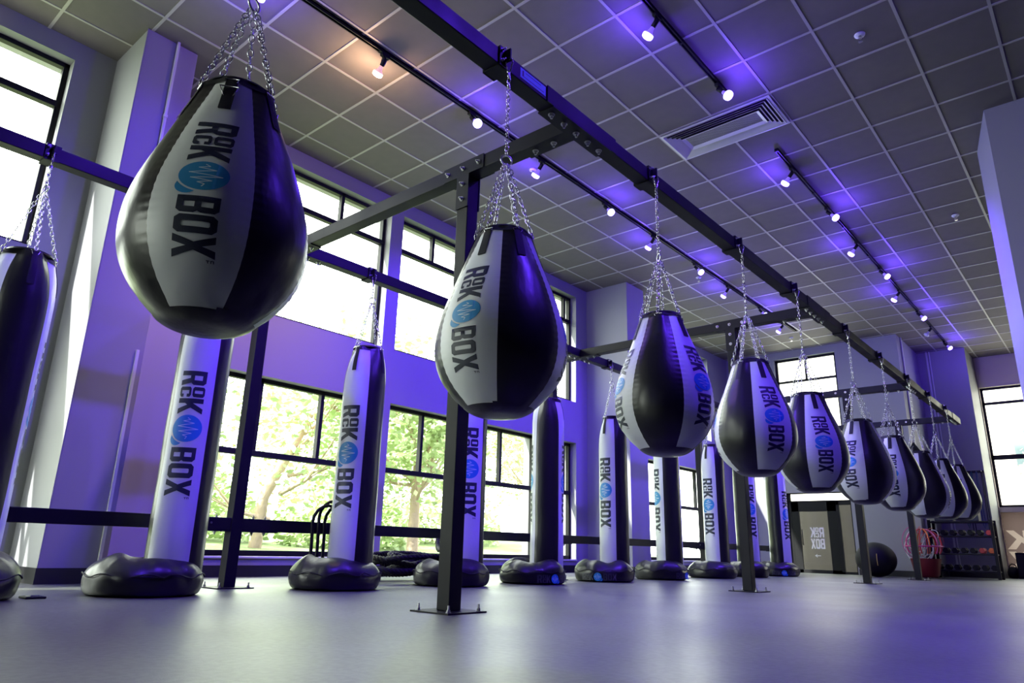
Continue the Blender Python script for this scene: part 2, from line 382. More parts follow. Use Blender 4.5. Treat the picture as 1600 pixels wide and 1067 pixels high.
for i, (y, beta, lab) in enumerate(HB):
    o = hp if i == 0 else copy_tree(hp)
    o.location = (HBX, y, .04); o.rotation_euler = (0, 0, math.atan2(-y, -HBX)+R(beta)); HVS.append(o)
    tag(o, lab, 'heavy bag', 'tall heavy bags along the window side')
RP = [(.175, .13), (.178, .20), (.195, .225), (.215, .222), (.255, .205), (.3, .172), (.33, .125), (.338, .085), (.33, .035), (.312, .006), (.28, 0), (.2, 0), (.19, .03)]
def make_ring(seed):
    root = empty('floor_ring')
    P = RP; n = 72; vs = []
    for r, z in P:
        for j in range(n):
            a = 2*PI*j/n; nv = noise.noise(Vector((math.cos(a)*2.1+seed*5, math.sin(a)*2.1, z*9))); n2 = noise.noise(Vector((math.cos(a)*7+seed, math.sin(a)*7, z*16)))
            k = min(1, z/.05); rr = r+.02*nv*k*(1 if r > .22 else .5)+.007*n2*k; zz_ = z*(1+.16*noise.noise(Vector((math.cos(a)*1.3, math.sin(a)*1.3, seed*3.1))))
            vs.append((rr*math.cos(a), rr*math.sin(a), zz_))
    fs = [(i*n+j, (i+1)*n+j, (i+1)*n+(j+1) % n, i*n+(j+1) % n) for i in range(len(P)-1) for j in range(n)]
    mb = MB(); mb.add(vs, fs, 0, True); c = mb.build('cover', VB, root)
    m_ = c.modifiers.new('sub', 'SUBSURF'); m_.levels = 1; m_.render_levels = 1
    mb = MB(); n = 60                                      # stitched seam round the cover
    mb.tube([((.337+.0)*math.cos(2*PI*i/n), .337*math.sin(2*PI*i/n), .118+.012*math.sin(i*.9+seed)) for i in range(n)], .004, 5, closed=True); mb.build('seam', TRIM, root)
    return root
RINGS = [(-4.66, .98), (-4.63, 1.97), (-4.62, 3.36), (-4.64, 4.6), (-4.62, 5.72), (-4.6, 6.98), (-4.62, 8.3), (-4.6, 9.72), (-4.6, 10.9), (-4.6, 12.2)]
RL = ['black floor ring cut by the left picture edge', 'bright sheened black floor ring of the heavy bag behind the nearest teardrop bag',
 'black floor ring with the hoses standing in it, left of the nearest front post', 'grey lit floor ring crossed by the nearest front rig post',
 'floor ring with a blue emblem at its right, next right of the nearest front post', 'floor ring with blue emblem left of its middle, under a half lettered bag',
 'floor ring glaring white with sunlight, under the overexposed heavy bag', 'dark floor ring left of the second front post',
 'dark floor ring half behind the second front post', 'farthest floor ring with small blue emblem, beside the glass door']
for i, (x, y) in enumerate(RINGS):
    o = make_ring(i); o.location = (x, y, 0); tag(o, RL[i], 'bag base ring', 'floor rings round the heavy bags')
    ang = {4: 38, 5: -12, 6: 62, 9: 15}.get(i)
    if ang is not None:
        c0 = math.atan2(-y, -x)+R(ang)
        def fn(s, t, lift, c0=c0): a = c0+(s-2.42)*.075/.34; return ((.349+lift)*math.cos(a), (.349+lift)*math.sin(a), .02+t*.072)
        decal([(ROCK+BOX, 0, .002), (DISC+THUMB, 1, .003), (ZIG, 2, .004)], fn, .3, .5).build('printed_logo', [GINK, BLUE, WINK], o)['label'] = 'faint lettering and blue glove emblem'

# ------------------------------------------------------------------ steel rig
rig = empty('punching_bag_rig', (-3.5, 6, 0)); tag(rig, 'black steel bag rig of square posts and beams bolted across the room', 'bag rig')
def rb(mb, name, m=STEEL, parent=None):
    mb.v = [(x+3.5, y-6, z) for x, y, z in mb.v]; return mb.build(name, m, parent or rig)
ZB, ZT = 2.51, 2.60
YK = [2.73, 6.58, 10.42, 13.35]
mb = MB(); mb.box(-1.992, -1.902, -2.2, 13.75, ZB, ZT, 0, .004); main = rb(mb, 'main_beam')
mb = MB(); mb.box(-1.9019, -1.9005, 2.2, 2.4, ZB+.02, ZB+.075); mb2 = rb(mb, 'sticker', STICK, main); mb2['label'] = 'pale blue sticker on the main beam'
mb = MB(); mb.box(-1.9004, -1.9, 2.215, 2.385, ZB+.033, ZB+.036); mb.box(-1.9004, -1.9, 2.215, 2.225, ZB+.033, ZB+.065); mb.box(-1.9004, -1.9, 2.24, 2.36, ZB+.06, ZB+.063); rb(mb, 'sticker_lines', GINK, main)
segs = [(-2.2, YK[0]-.045)]+[(a+.045, b-.045) for a, b in zip(YK, YK[1:])]+[(YK[3]+.045, 13.75)]
for a, b in segs:
    mb = MB(); mb.box(-4.685, -4.6, a, b, ZB, ZT, 0, .004); rb(mb, 'rear_beam')
for y in YK:
    mb = MB(); mb.box(-5.35, -1.993, y-.045, y+.045, ZB, ZT, 0, .004); rb(mb, 'cross_beam')
def bolt(mb, p, ax, s=1):
    ax = Vector(ax); p = Vector(p); mb.lathe([(0, 0), (.016*s, 0), (.016*s, .003), (0, .003)], 14, p, 0, ax, False)
    mb.lathe([(0, .003), (.0115*s, .003), (.0115*s, .013), (0, .013)], 6, p, 0, ax, False); mb.cyl(p+ax*.013, ax, .006*s, .012, 8)
def post(x, y, front=True):
    mb = MB(); mb.box(x-.045, x+.045, y-.045, y+.045, .008, ZB, 0, .004); p = rb(mb, 'post')
    mb = MB(); mb.box(x-.14, x+.14, y-.14, y+.14, 0, .008); rb(mb, 'base_plate', STEEL, p)
    for sx in (-1, 1):
        for s_ in (-1, 1):
            mb = MB(); q = (x+sx*.11, y+s_*.11, .008); bolt(mb, q, (0, 0, 1), .9); mb.cyl((q[0], q[1], .02), (0, 0, 1), .006, .022, 8); rb(mb, 'anchor_bolt', BOLT, p)
    # T shaped gusset on the near side
    mb = MB(); yy = y-.045-.007
    mb.box(x-.17, x+.17, yy, yy+.007, ZB, ZT+.002); mb.box(x-.05, x+.05, yy, yy+.007, ZB-.22, ZB); mb.box(x-.17, x+.17, y+.045, y+.052, ZB, ZT+.002); mb.box(x-.05, x+.05, y+.045, y+.052, ZB-.22, ZB)
    g = rb(mb, 'gusset_plate', STEEL, p)
    for dx, dz in ((-.13, .045), (0, .045), (.13, .045), (0, -.06), (0, -.16)): mb = MB(); bolt(mb, (x+dx, yy, ZB+dz), (0, -1, 0), .95); rb(mb, 'bolt', BOLT, p)
    return p
for y in YK:
    post(-2.76, y); post(-5.05, y)
    mb = MB(); mb.box(-1.998, -1.896, y-.27, y+.27, ZB-.007, ZB); mb.box(-2.3, -1.998, y-.05, y+.05, ZB-.007, ZB)
    mb.box(-1.901, -1.895, y-.32, y+.32, ZB-.002, ZT+.002); g = rb(mb, 'tee_plate')
    for q in [(-1.947, y+dy) for dy in (-.22, -.11, 0, .11, .22)]+[(-2.1, y), (-2.23, y)]: mb = MB(); bolt(mb, (*q, ZB-.007), (0, 0, -1), 1.15); rb(mb, 'bolt', BOLT, g)
    mb = MB(); mb.box(-4.69, -4.595, y-.25, y+.25, ZB-.007, ZB); mb.box(-4.9, -4.38, y-.05, y+.05, ZB-.0075, ZB-.0005); g = rb(mb, 'cross_plate')
    for q in [(-4.642, y+dy) for dy in (-.2, -.1, 0, .1, .2)]+[(dx, y) for dx in (-4.84, -4.75, -4.53, -4.44)]: mb = MB(); bolt(mb, (*q, ZB-.0075), (0, 0, -1), 1.1); rb(mb, 'bolt', BOLT, g)
ends = [-2.2]+YK
for a, b in zip(ends, ends[1:]):
    mb = MB(); mb.box(-5.095, -5.01, a+(.046 if a > 0 else 0), b-.046, .40, .49, 0, .004); rl = rb(mb, 'low_rail')
    mb = MB()
    for dy in (.1, .2):
        bolt(mb, (-5.05, b-.046-dy, .393), (0, 0, -1)); bolt(mb, (-5.05, b-.046-dy, .49), (0, 0, 1), .7)
        if a > 0: bolt(mb, (-5.05, a+.046+dy, .393), (0, 0, -1)); bolt(mb, (-5.05, a+.046+dy, .49), (0, 0, 1), .7)
    mb.cyl((-5.01, b-.2, .45), (1, 0, 0), .008, .006); rb(mb, 'bolts', BOLT, rl)['kind'] = 'stuff'
    mb = MB(); mb.box(-5.1, -5.005, b-.34, b-.047, .393, .4)
    if a > 0: mb.box(-5.1, -5.005, a+.047, a+.34, .393, .4)
    rb(mb, 'rail_bracket', STEEL, rl)
def clamp(xa, xb, y, xh):
    mb = MB(); mb.box(xa-.008, xb+.008, y-.04, y+.04, ZB-.008, ZB-.0005); mb.box(xa-.008, xb+.008, y-.04, y+.04, ZT+.0005, ZT+.008)
    mb.box(xb+.0005, xb+.01, y-.04, y+.04, ZB-.008, ZT+.008); mb.box(xa-.01, xa-.0005, y-.04, y+.04, ZB-.008, ZT+.008)
    mb.box(xb+.01, xh+.012, y-.008, y+.004, ZB+.015, ZT-.005, 0, .004); mb.cyl((xh, y-.012, ZB+.03), (0, 1, 0), .007, .024, 10)
    c = rb(mb, 'beam_clamp')
    for z_ in (ZB+.02, ZT-.012): mb = MB(); bolt(mb, (xb+.01, y-.026, z_), (1, 0, 0), .5); rb(mb, 'clamp_screw', BOLT, c)
for t in TD: clamp(-1.992, -1.902, t[0], BX)
for t in HB: clamp(-4.685, -4.6, t[0], HBX)

# ------------------------------------------------------------------ room shell
CH = 4.692
def wall(name, axis, p0, p1, u0, u1, z0, z1, openings, m=WALL):
    us = sorted({u0, u1, *[o[0] for o in openings], *[o[1] for o in openings]}); zs = sorted({z0, z1, *[o[2] for o in openings], *[o[3] for o in openings]})
    mb = MB()
    for a, b in zip(us, us[1:]):
        run = None
        for c, d in zip(zs, zs[1:]):
            um, zm = (a+b)/2, (c+d)/2; hole = any(o[0] < um < o[1] and o[2] < zm < o[3] for o in openings)
            if not hole: run = (run[0], d) if run else (c, d)
            if (hole or d == zs[-1]) and run:
                if axis == 'x': mb.box(p0, p1, a, b, run[0], run[1])
                else: mb.box(a, b, p0, p1, run[0], run[1])
                run = None
    return struct(mb.build(name, m))
mb = MB(); mb.box(-7.0, 10, -6, 15.55, -.2, 0); mb.box(-3.2, 10, 15.55, 18.5, -.2, 0); struct(mb.build('floor', FLOORM))
mb = MB(); mb.box(-7.0, 10, -6, 15.55, CH, CH+.2); mb.box(-3.2, 10, 15.55, 18.5, CH, CH+.2); struct(mb.build('ceiling', TILE))
mb = MB(); gx = [-3.226+.61*k for k in range(-5, 16)]; gy = [4.245+.61*k for k in range(-16, 25)]
for x in gx: mb.box(x-.012, x+.012, -6, 15.3 if x < -3.2 else 18.25, CH-.006, CH-.0005)
for y in gy: mb.box(-6.62 if y < 15.3 else -3, 9.9, y-.012, y+.012, CH-.0065, CH-.0005)
struct(mb.build('trim_1', GRID), 'grey suspended ceiling grid')
ZU, ZU1, ZL, ZL1 = 2.66, 4.50, .19, 1.99
WIN = [(-2.1, 1.44), (2.92, 5.19), (5.39, 8.34), (8.54, 9.27), (10.6, 14.3)]
wall('wall_left', 'x', -6.95, -6.62, -6, 15.55, 0, CH, [(a, b, ZU, ZU1) for a, b in WIN]+[(a, b, ZL, ZL1) for a, b in WIN])
def xwin(i, a, b, z0, z1, top, bottom_mull):
    x0, x1 = -6.80, -6.735; f = .045; mb = MB()
    tz = (4.07 if top else 1.2)
    mb.box(x0, x1, a, b, z0, z0+f+.01, 0, .003); mb.box(x0, x1, a, b, z1-f, z1, 0, .003); mb.box(x0, x1, a, a+f, z0, z1, 0, .003); mb.box(x0, x1, b-f, b, z0, z1, 0, .003)
    mb.box(x0, x1+.004, a, b, tz-.03, tz+.03, 0, .003)
    k = [6.04-.765*j for j in range(-14, 18)]
    for y in k:
        if a+.12 < y < b-.12: mb.box(x0, x1, y-.022, y+.022, tz, z1, 0, .003)
    fr_ = struct(mb.build('window_%d' % i, FRAME))
    mb = MB(); xg = (x0+x1)/2-.01; mb.add([(xg, a+.02, z0+.02), (xg, b-.02, z0+.02), (xg, b-.02, z1-.02), (xg, a+.02, z1-.02)], [(0, 1, 2, 3)]); g = mb.build('pane', GLASS, fr_)
    return fr_
n = 1
for a, b in WIN:
    xwin(n, a, b, ZU, ZU1, True, 0); xwin(n+1, a, b, ZL, ZL1, False, 0); n += 2
# sills and boards under the low windows
mb = MB()
for a, b in WIN: mb.box(-6.74, -6.60, a-.0, b+.0, ZL-.02, ZL, 0, .003)
struct(mb.build('trim_2', PVC), 'pale window sills')
mb = MB()
for a, b in ((-6, 1.76), (2.23, 9.57), (10.14, 15.29)): mb.box(-6.62, -6.607, a, b, 0, .105)
struct(mb.build('baseboard_left', BASE))
def column(name, x1, y0, y1, i):
    mb = MB(); mb.box(-6.62, x1, y0, y1, 0, CH, 0, .006); struct(mb.build(name, WALL))
    mb = MB(); mb.box(-6.607, x1+.012, y0-.012, y0, 0, .11); mb.box(x1, x1+.012, y0, y1, 0, .11); mb.box(-6.607, x1+.012, y1, y1+.012, 0, .11); struct(mb.build('baseboard_left', BASE))
    mb = MB()                                              # corner bead and a painted joint
    mb.tube([(x1-.003, y0-.002, .11), (x1-.003, y0-.002, CH)], .004, 6); struct(mb.build('trim_%d' % i, WALL))
column('wall_left', -5.92, 1.77, 2.22, 3); column('wall_left', -5.80, 9.58, 10.13, 4)
mb = MB(); mb.tube([(-5.895, 2.03, 3.3), (-5.895, 2.03, CH)], .014, 10); mb.cyl((-5.895, 2.03, 3.9), (0, 0, 1), .02, .03, 12)
tag(mb.build('conduit', PVC), 'thin conduit pipe down the purple lit side of the near column', 'pipe')
mb = MB(); mb.box(-5.92, -5.9, 2.15, 2.175, .11, 1.8, 0, .004); tag(mb.build('cable_cover', PVC), 'white cable cover strip rising from the floor on the near column', 'cable cover')
# far wall, stepping back twice
wall('wall_far', 'y', 15.3, 15.55, -6.95, -3.0, 0, CH, [(-5.5, -4.2, 2.6, 4.52), (-5.5, -4.2, 0, 1.6)])
mb = MB(); mb.box(-3.2, -3.0, 15.55, 17.15, 0, CH); struct(mb.build('wall_far', WALL))
mb = MB(); mb.box(-3.2, -2.1, 17.15, 17.4, 0, CH); struct(mb.build('wall_far', WALL))
mb = MB(); mb.box(-2.3, -2.1, 17.4, 18.3, 0, CH); struct(mb.build('wall_far', WALL))
wall('wall_far', 'y', 18.25, 18.5, -2.1, 10, 0, CH, [(-2.08, 1.6, 1.42, 4.0), (-2.08, 1.6, .1, 1.32)], WALLR)
mb = MB(); mb.box(-4.18, -2.99, 15.288, 15.3, 0, .11); mb.box(-3.0, -2.988, 15.29, 17.14, 0, .11); mb.box(-2.98, -2.09, 17.138, 17.15, 0, .11); mb.box(-2.1, 5.9, 18.238, 18.25, 0, .11); mb.box(-6.6, -5.52, 15.288, 15.3, 0, .11); struct(mb.build('baseboard_far', BASE))
mb = MB(); mb.box(-2.83, -2.80, 17.12, 17.15, .11, CH, 0, .004); mb.box(-2.77, -2.75, 17.125, 17.15, .11, CH, 0, .004)
mb.box(-2.995, -2.97, 15.6, 15.66, .11, CH, 0, .004); struct(mb.build('trim_5', PVC), 'pale vertical cover strips in the far recess')
# far upper window
def yframe(name, y, rects, panes, parent=None, d=.05):
    mb = MB()
    for a, b, c, e in rects: mb.box(a, b, y, y+d, c, e, 0, .002)
    f = mb.build(name, FRAME, parent)
    mb = MB()
    for a, b, c, e in panes: mb.add([(a, y+d/2, c), (b, y+d/2, c), (b, y+d/2, e), (a, y+d/2, e)], [(0, 1, 2, 3)])
    mb.build('pane', GLASS, f); return f
f = .05
struct(yframe('window_13', 15.38, [(-5.5, -4.2, 2.6, 2.65), (-5.5, -4.2, 4.47, 4.52), (-5.5, -5.45, 2.6, 4.52), (-4.25, -4.2, 2.6, 4.52), (-5.5, -4.2, 3.98, 4.03), (-4.87, -4.83, 4.0, 4.5)], [(-5.48, -4.22, 2.62, 4.5)]))
# glass door, side light and transom
dr = struct(yframe('door_1', 15.38, [(-5.42, -5.27, 0, 1.42), (-4.7, -4.52, 0, 1.42), (-5.42, -4.52, 1.22, 1.42), (-5.42, -4.52, 0, .07)], [(-5.28, -4.69, .06, 1.24)]))
mb = MB(); mb.tube([(-5.22, 15.36, .55), (-5.22, 15.33, .56), (-5.22, 15.33, .85), (-5.22, 15.36, .86)], .009, 8); mb.build('door_handle', STEEL, dr)
struct(yframe('window_14', 15.38, [(-4.52, -4.46, 0, 1.42), (-4.24, -4.2, 0, 1.42), (-4.52, -4.2, 1.34, 1.42), (-4.52, -4.2, 0, .05), (-5.5, -5.42, 0, 1.6), (-5.5, -4.2, 1.41, 1.44), (-5.5, -4.2, 1.58, 1.6)], [(-4.46, -4.24, .05, 1.34), (-5.42, -4.22, 1.44, 1.58)]))
def sign(groups, x0, z0, sx, sz, y, name, m, parent=None, mirror=True, dep=.004):
    mb = MB()
    for polys in groups:
        for outer, holes in polys:
            loops = [[Vector((a, b, 0)) for a, b in outer]]+[[Vector((a, b, 0)) for a, b in h] for h in holes]; allp = [p for l in loops for p in l]
            tri = tessellate_polygon(loops)
            X = lambda a: x0+(-a if mirror else a)*sx
            vs = [(X(p.x), y, z0+p.y*sz) for p in allp]; mb.add(vs, [list(t) for t in tri])
    return mb.build(name, m, parent)
BOX2 = place('B', 0, -1.12, 1, 1)+place('O', .62, -1.12, 1, 1)+place('X', 1.24, -1.12, .86, 1)
s = sign([ROCK, BOX2], -4.8, .70, .15, .2, 15.375, 'window_lettering', SIGNW, dr); s['label'] = 'white stacked lettering seen in mirror image'
mb = MB()
for a, b, c, e in ((-5.0, -4.9, .335, .35),): mb.box(a, b, 15.37, 15.374, c, e)
mb.add([(-5.02, 15.372, .342), (-4.97, 15.372, .375), (-4.965, 15.372, .365), (-5.0, 15.372, .342), (-4.965, 15.372, .32), (-4.97, 15.372, .31)], [(0, 1, 2, 3), (0, 3, 4, 5)]); mb.build('window_arrow', SIGNW, dr)
# storefront window at the far right
struct(yframe('window_15', 18.33, [(-2.08, 1.6, 1.42, 1.47), (-2.08, 1.6, 3.95, 4.0), (-2.08, -2.03, 1.42, 4.0), (1.55, 1.6, 1.42, 4.0), (-2.08, 1.6, 3.62, 3.68), (-2.08, 1.6, 2.42, 2.52)], [(-2.06, 1.58, 1.44, 3.98)]))
def film(name, col):
    m = bpy.data.materials.new(name); m.use_nodes = True; nt = m.node_tree; nt.nodes.remove(nt.nodes['Principled BSDF'])
    t = nt.nodes.new('ShaderNodeBsdfTranslucent'); d_ = nt.nodes.new('ShaderNodeBsdfDiffuse'); a_ = nt.nodes.new('ShaderNodeAddShader'); t.inputs[0].default_value = (*col, 1); d_.inputs[0].default_value = (*col, 1)
    nt.links.new(t.outputs[0], a_.inputs[0]); nt.links.new(d_.outputs[0], a_.inputs[1]); nt.links.new(a_.outputs[0], nt.nodes['Material Output'].inputs[0]); return m
LT = ROCK+BOX2; A_ = lambda X: (-.85-X)/.66; B_ = lambda z: (z-.57)/.38
fp = [([(A_(-2.08), B_(.1)), (A_(1.6), B_(.1)), (A_(1.6), B_(1.32)), (A_(-2.08), B_(1.32))], [o for o, h in LT if max(a for a, b in o) < A_(-2.08)])]+[(h_, []) for o, h in LT for h_ in h]
fm = sign([fp], -.85, .57, .66, .38, 18.36, 'window_%d' % 17, film('rosy_window_film', (.03, .022, .022))); struct(fm, 'rosy window film panel under the storefront window')
s = sign([LT], -.85, .57, .66, .38, 18.362, 'window_lettering', film('pale_letter_film', (.08, .066, .062))); tag(s, 'big pale mirrored lettering on the rosy film panel below the storefront window', 'sign')
# right hand pier near the picture edge, side and back walls
mb = MB(); q = [(-.44, 7.69), (1.6, 7.69), (1.6, 8.7), (-.62, 8.55)]
mb.add([(x, y, z) for z in (0, CH) for x, y in q], [(3, 2, 1, 0), (4, 5, 6, 7), (0, 1, 5, 4), (1, 2, 6, 5), (2, 3, 7, 6), (3, 0, 4, 7)]); struct(mb.build('wall_right', WALL))
mb = MB(); mb.box(9.9, 10.1, -6, 18.9, 0, CH); struct(mb.build('wall_right', DARKW))
wall('wall_near', 'y', -6.2, -6, -6.95, 10.1, 0, CH, [(-6.2, -3.6, .25, 3.5)], DARKW)
struct(yframe('window_16', -6.12, [(-6.2, -3.6, .25, .31), (-6.2, -3.6, 3.44, 3.5), (-6.2, -6.15, .25, 3.5), (-3.65, -3.6, .25, 3.5), (-4.93, -4.87, .25, 3.5)], [(-6.18, -3.62, .27, 3.48)]))  # unseen window added behind the camera for frontal fill light

# ------------------------------------------------------------------ ceiling fittings
v = empty('ceiling_vent', (-2.616, 6.38, CH)); tag(v, 'white rectangular ceiling air vent with slanted louvres and a mesh centre', 'vent')
def frame_loop(mb, hx, hy, w_, z0, z1, dx=0, dy=0):
    o = [(-hx+dx, -hy+dy), (hx+dx, -hy+dy), (hx+dx, hy+dy), (-hx+dx, hy+dy)]; i_ = [(-hx+w_+dx, -hy+w_+dy), (hx-w_+dx, -hy+w_+dy), (hx-w_+dx, hy-w_+dy), (-hx+w_+dx, hy-w_+dy)]
    vs = [(x, y, z0) for x, y in o]+[(x, y, z1) for x, y in i_]; mb.add(vs, [(k, (k+1) % 4, 4+(k+1) % 4, 4+k) for k in range(4)])
    vs = [(x, y, z0+.003) for x, y in o]+[(x, y, z1+.003) for x, y in i_]; mb.add(vs, [(4+k, 4+(k+1) % 4, (k+1) % 4, k) for k in range(4)])
mb = MB(); frame_loop(mb, .6, .3, .026, -.02, -.022); mb.build('frame', WHITE, v)
mb = MB(); mb.box(-.59, .59, -.29, .29, -.009, -.0072); mb.build('louvre_shade_sheet', TRIM, v)  # black sheet standing in for the shade between the louvres
for k in range(4):
    mb = MB(); frame_loop(mb, .572-k*.036, .272-k*.036, .022, -.03, -.0095); mb.build('louvre', WHITE, v)
mb = MB(); frame_loop(mb, .43, .13, .04, -.034, -.014); mb.build('frame', WHITE, v)
mb = MB(); mb.box(-.4, .4, -.1, .1, -.016, -.0135)
MESHM = mat('grey_perforated_mesh', (.3, .28, .3), .5, 0, var=None)
ntm = MESHM.node_tree; ck = ntm.nodes.new('ShaderNodeTexChecker'); ck.inputs['Scale'].default_value = 90; ck.inputs[1].default_value = (.4, .38, .4, 1); ck.inputs[2].default_value = (.08, .08, .09, 1)
ntm.links.new(ntm.nodes['Texture Coordinate'].outputs['Object'], ck.inputs[0]); ntm.links.new(ck.outputs[0], ntm.nodes['Principled BSDF'].inputs['Base Color'])
mb.build('mesh_panel', MESHM, v)
sprk = [(-1.09, 5.77, 'small chrome sprinkler on the dark upper right ceiling'), (-1.09, 10.12, 'small chrome sprinkler left of the right hand pier top'),
        (-4.75, 5.77, 'small chrome sprinkler beside the leftward lamp above the nearest cross beam'), (-4.75, 10.12, 'small chrome sprinkler beside the left lighting track above third teardrop bag'), (-4.75, 14.35, 'farthest small chrome sprinkler near the far wall')]
for x, y, lab in sprk:
    o = empty('sprinkler', (x, y, CH)); tag(o, lab, 'sprinkler', 'ceiling sprinklers')
    mb = MB(); mb.lathe([(.014, -.001), (.045, -.001), (.042, -.012), (.015, -.02)], 20); mb.build('escutcheon', WHITE, o)
    mb = MB(); mb.tube([(0, 0, -.01), (0, 0, -.045)], .008, 8); mb.tube([(-.014, 0, -.03), (-.016, 0, -.06), (0, 0, -.07), (.016, 0, -.06), (.014, 0, -.03)], .003, 6); mb.cyl((0, 0, -.075), (0, 0, 1), .02, .003, 12); mb.build('head', CHROME, o)
def track(x, y0, y1, lab):
    mb = MB(); mb.box(x-.018, x-.010, y0, y1, CH-.042, CH-.0065); mb.box(x+.010, x+.018, y0, y1, CH-.042, CH-.0065); mb.box(x-.018, x+.018, y0, y1, CH-.02, CH-.0065)
    for y in [y0+.0+1.22*k for k in range(int((y1-y0)/1.22)+1)]: mb.box(x-.02, x+.02, y-.012, y+.012, CH-.044, CH-.0065)
    tag(mb.build('lighting_track', STEEL), lab, 'lighting track')
track(-4.5, .8, 13.9, 'long black lighting track on the ceiling nearer the windows')
track(-2.32, 1.2, 5.8, 'short black lighting track on the ceiling in front of the vent'); track(-2.32, 7.1, 16.6, 'long black lighting track on the ceiling behind the vent')
def make_lamp(kind):
    o = empty('track_lamp')
    d = Vector((math.sin(R(40)), 0, -math.cos(R(40))))     # leans toward local +X
    mb = MB(); mb.box(-.02, .02, -.045, .045, -.03, 0, 0, .004); mb.tube([(0, .0, -.03), (0, 0, -.055)], .009, 8); mb.build('track_adapter', STEEL, o)
    p = Vector((0, 0, -.05)); mb = MB(); mb.lathe([(0, -.01), (.02, -.01), (.022, .0), (.022, .06), (.018, .065), (0, .065)], 20, p, 0, d)
    mb.tube([(0, .02, -.02), (.01, .03, -.07), p+d*.05+Vector((0, .018, -.0))], .003, 6); mb.build('socket', STEEL, o)
    q = p+d*.062; mb = MB(); mb.lathe([(.016, 0), (.018, .02), (.026, .045), (.042, .06), (.046, .068)], 24, q, 0, d); mb.build('bulb', {'v': BODYV, 'w': BODYW, 'o': PVC}[kind], o)
    mb = MB(); mb.lathe([(.0475, .066), (.049, .085), (.044, .1), (.028, .108), (0, .111)], 24, q, 0, d); mb.build('lamp_face', {'v': BULBV, 'w': BULBW, 'o': BULBO}[kind], o)
    return o, q+d*.125, d
kinds = {k: make_lamp(k) for k in 'vwo'}
used = set()
LAMPS = [(-4.5, 3.3, -1, 'w', 'warm orange lamp, the only warm one on the track nearer the windows')]
nth = ['', 'nearest', 'second', 'third', 'fourth', 'fifth', 'sixth', 'seventh', 'farthest']
for k, (y, s_) in enumerate([(4.45, 1), (5.63, -1), (6.95, 1), (8.2, -1), (9.49, 1), (10.69, -1), (12.04, 1), (13.17, -1)]):
    LAMPS.append((-4.5, y, s_, 'v', '%s lit violet lamp on the lighting track nearer the windows' % nth[k+1]))
LAMPS += [(-2.32, 4.42, -1, 'v', 'violet lamp on the short track at the top of the picture, turned left'), (-2.32, 5.6, 1, 'v', 'violet lamp at the end of the short track just above the vent')]
for k, (y, s_, kd) in enumerate([(7.57, -1, 'v'), (8.83, 1, 'v'), (10.14, -1, 'v'), (11.36, 1, 'v'), (12.55, -1, 'v'), (13.89, 1, 'v'), (15.01, -1, 'o'), (16.28, 1, 'v')]):
    LAMPS.append((-2.32, y, s_, kd, 'unlit pale lamp, second from the far end of the track behind the vent' if kd == 'o' else '%s violet lamp on the track behind the vent' % ['nearest', 'second', 'third', 'fourth', 'fifth', 'sixth', '', 'farthest'][k]))
LAMPS += [(-4.5, 2.1, -1, 'v', 'added unseen violet lamp above the picture on the window side track, turned to the near column'),  # out-of-view lamps added to light the bags and near column
 (-2.32, 3.2, 1, 'v', 'added unseen violet lamp above the picture on the short track, nearest its end'), (-2.32, 1.97, -1, 'v', 'added unseen violet lamp above the picture on the short track, turned left')]
for k, y in enumerate([3.2, 4.6]): LAMPS.append((.1, y, -1, 'v', '%s added unseen violet lamp on the track right of the picture' % nth[k+1]))  # added out of view to throw violet light on the bags
track(.1, 2.2, 6.1, 'black lighting track on the ceiling right of the picture')
for x, y, s_, kd, lab in LAMPS:
    base, lp, d = kinds[kd]
    if kd not in used: o = base; used.add(kd)
    else: o = copy_tree(base)
    o.location = (x, y, CH-.04); rz = 0 if s_ > 0 else PI; o.rotation_euler = (0, 0, rz); tag(o, lab, 'lamp', 'track lamps')
    if kd == 'o': continue
    mat3 = Matrix.Rotation(rz, 3, 'Z'); P = Vector((x, y, CH-.04))+mat3 @ (lp+d*.015); D = mat3 @ d
    ld = bpy.data.lights.new('lamp_beam', 'SPOT'); ld.energy = SPOT_W*(.12 if (x < -4 and y < 3) else .5 if kd == 'w' or (x > 0 and y > 1) else 1); ld.color = WARM if kd == 'w' else VIOLET; ld.spot_size = R(84); ld.spot_blend = .9; ld.shadow_soft_size = .045
    lo = bpy.data.objects.new('lamp_beam', ld); COL.objects.link(lo); lo.location = P; lo.rotation_euler = D.to_track_quat('-Z', 'Y').to_euler()
    ld = bpy.data.lights.new('lamp_glow', 'POINT'); ld.energy = GLOW_W; ld.color = WARM if kd == 'w' else VIOLET; ld.shadow_soft_size = .04
    lo = bpy.data.objects.new('lamp_glow', ld); COL.objects.link(lo); lo.location = P+D*.01

# ------------------------------------------------------------------ things on the floor by the rail and walls
for k, (y, h_) in enumerate([(3.30, .58), (3.37, .62), (3.44, .59)]):      # black hoses looped over the rail
    mb = MB(); x = -4.93-.02*k; pts = [(x+.06, y, .06), (x+.05, y, .2), (x+.03, y+.005, .45)]
    for i in range(9): a = PI-PI*i/8; pts.append((x+.03-.09*(i/8)*0, y+.14+.14*math.cos(a), h_-.1+.14*math.sin(a)))
    pts += [(x-.0, y+.285, .3), (x-.0, y+.29, .06)]
    o = empty('exercise_hose', (0, 0, 0)); mb.tube(pts, .013, 10); mb.build('hose', RUBBER, o)
    mb = MB(); mb.tube([pts[0], (pts[1][0], pts[1][1], .19)], .017, 10); mb.build('cuff', CHROME, o)
    tag(o, ['leftmost', 'middle', 'rightmost'][k]+' of three black hoses arching over the low rail', 'hose', 'black hoses behind the heavy bag')
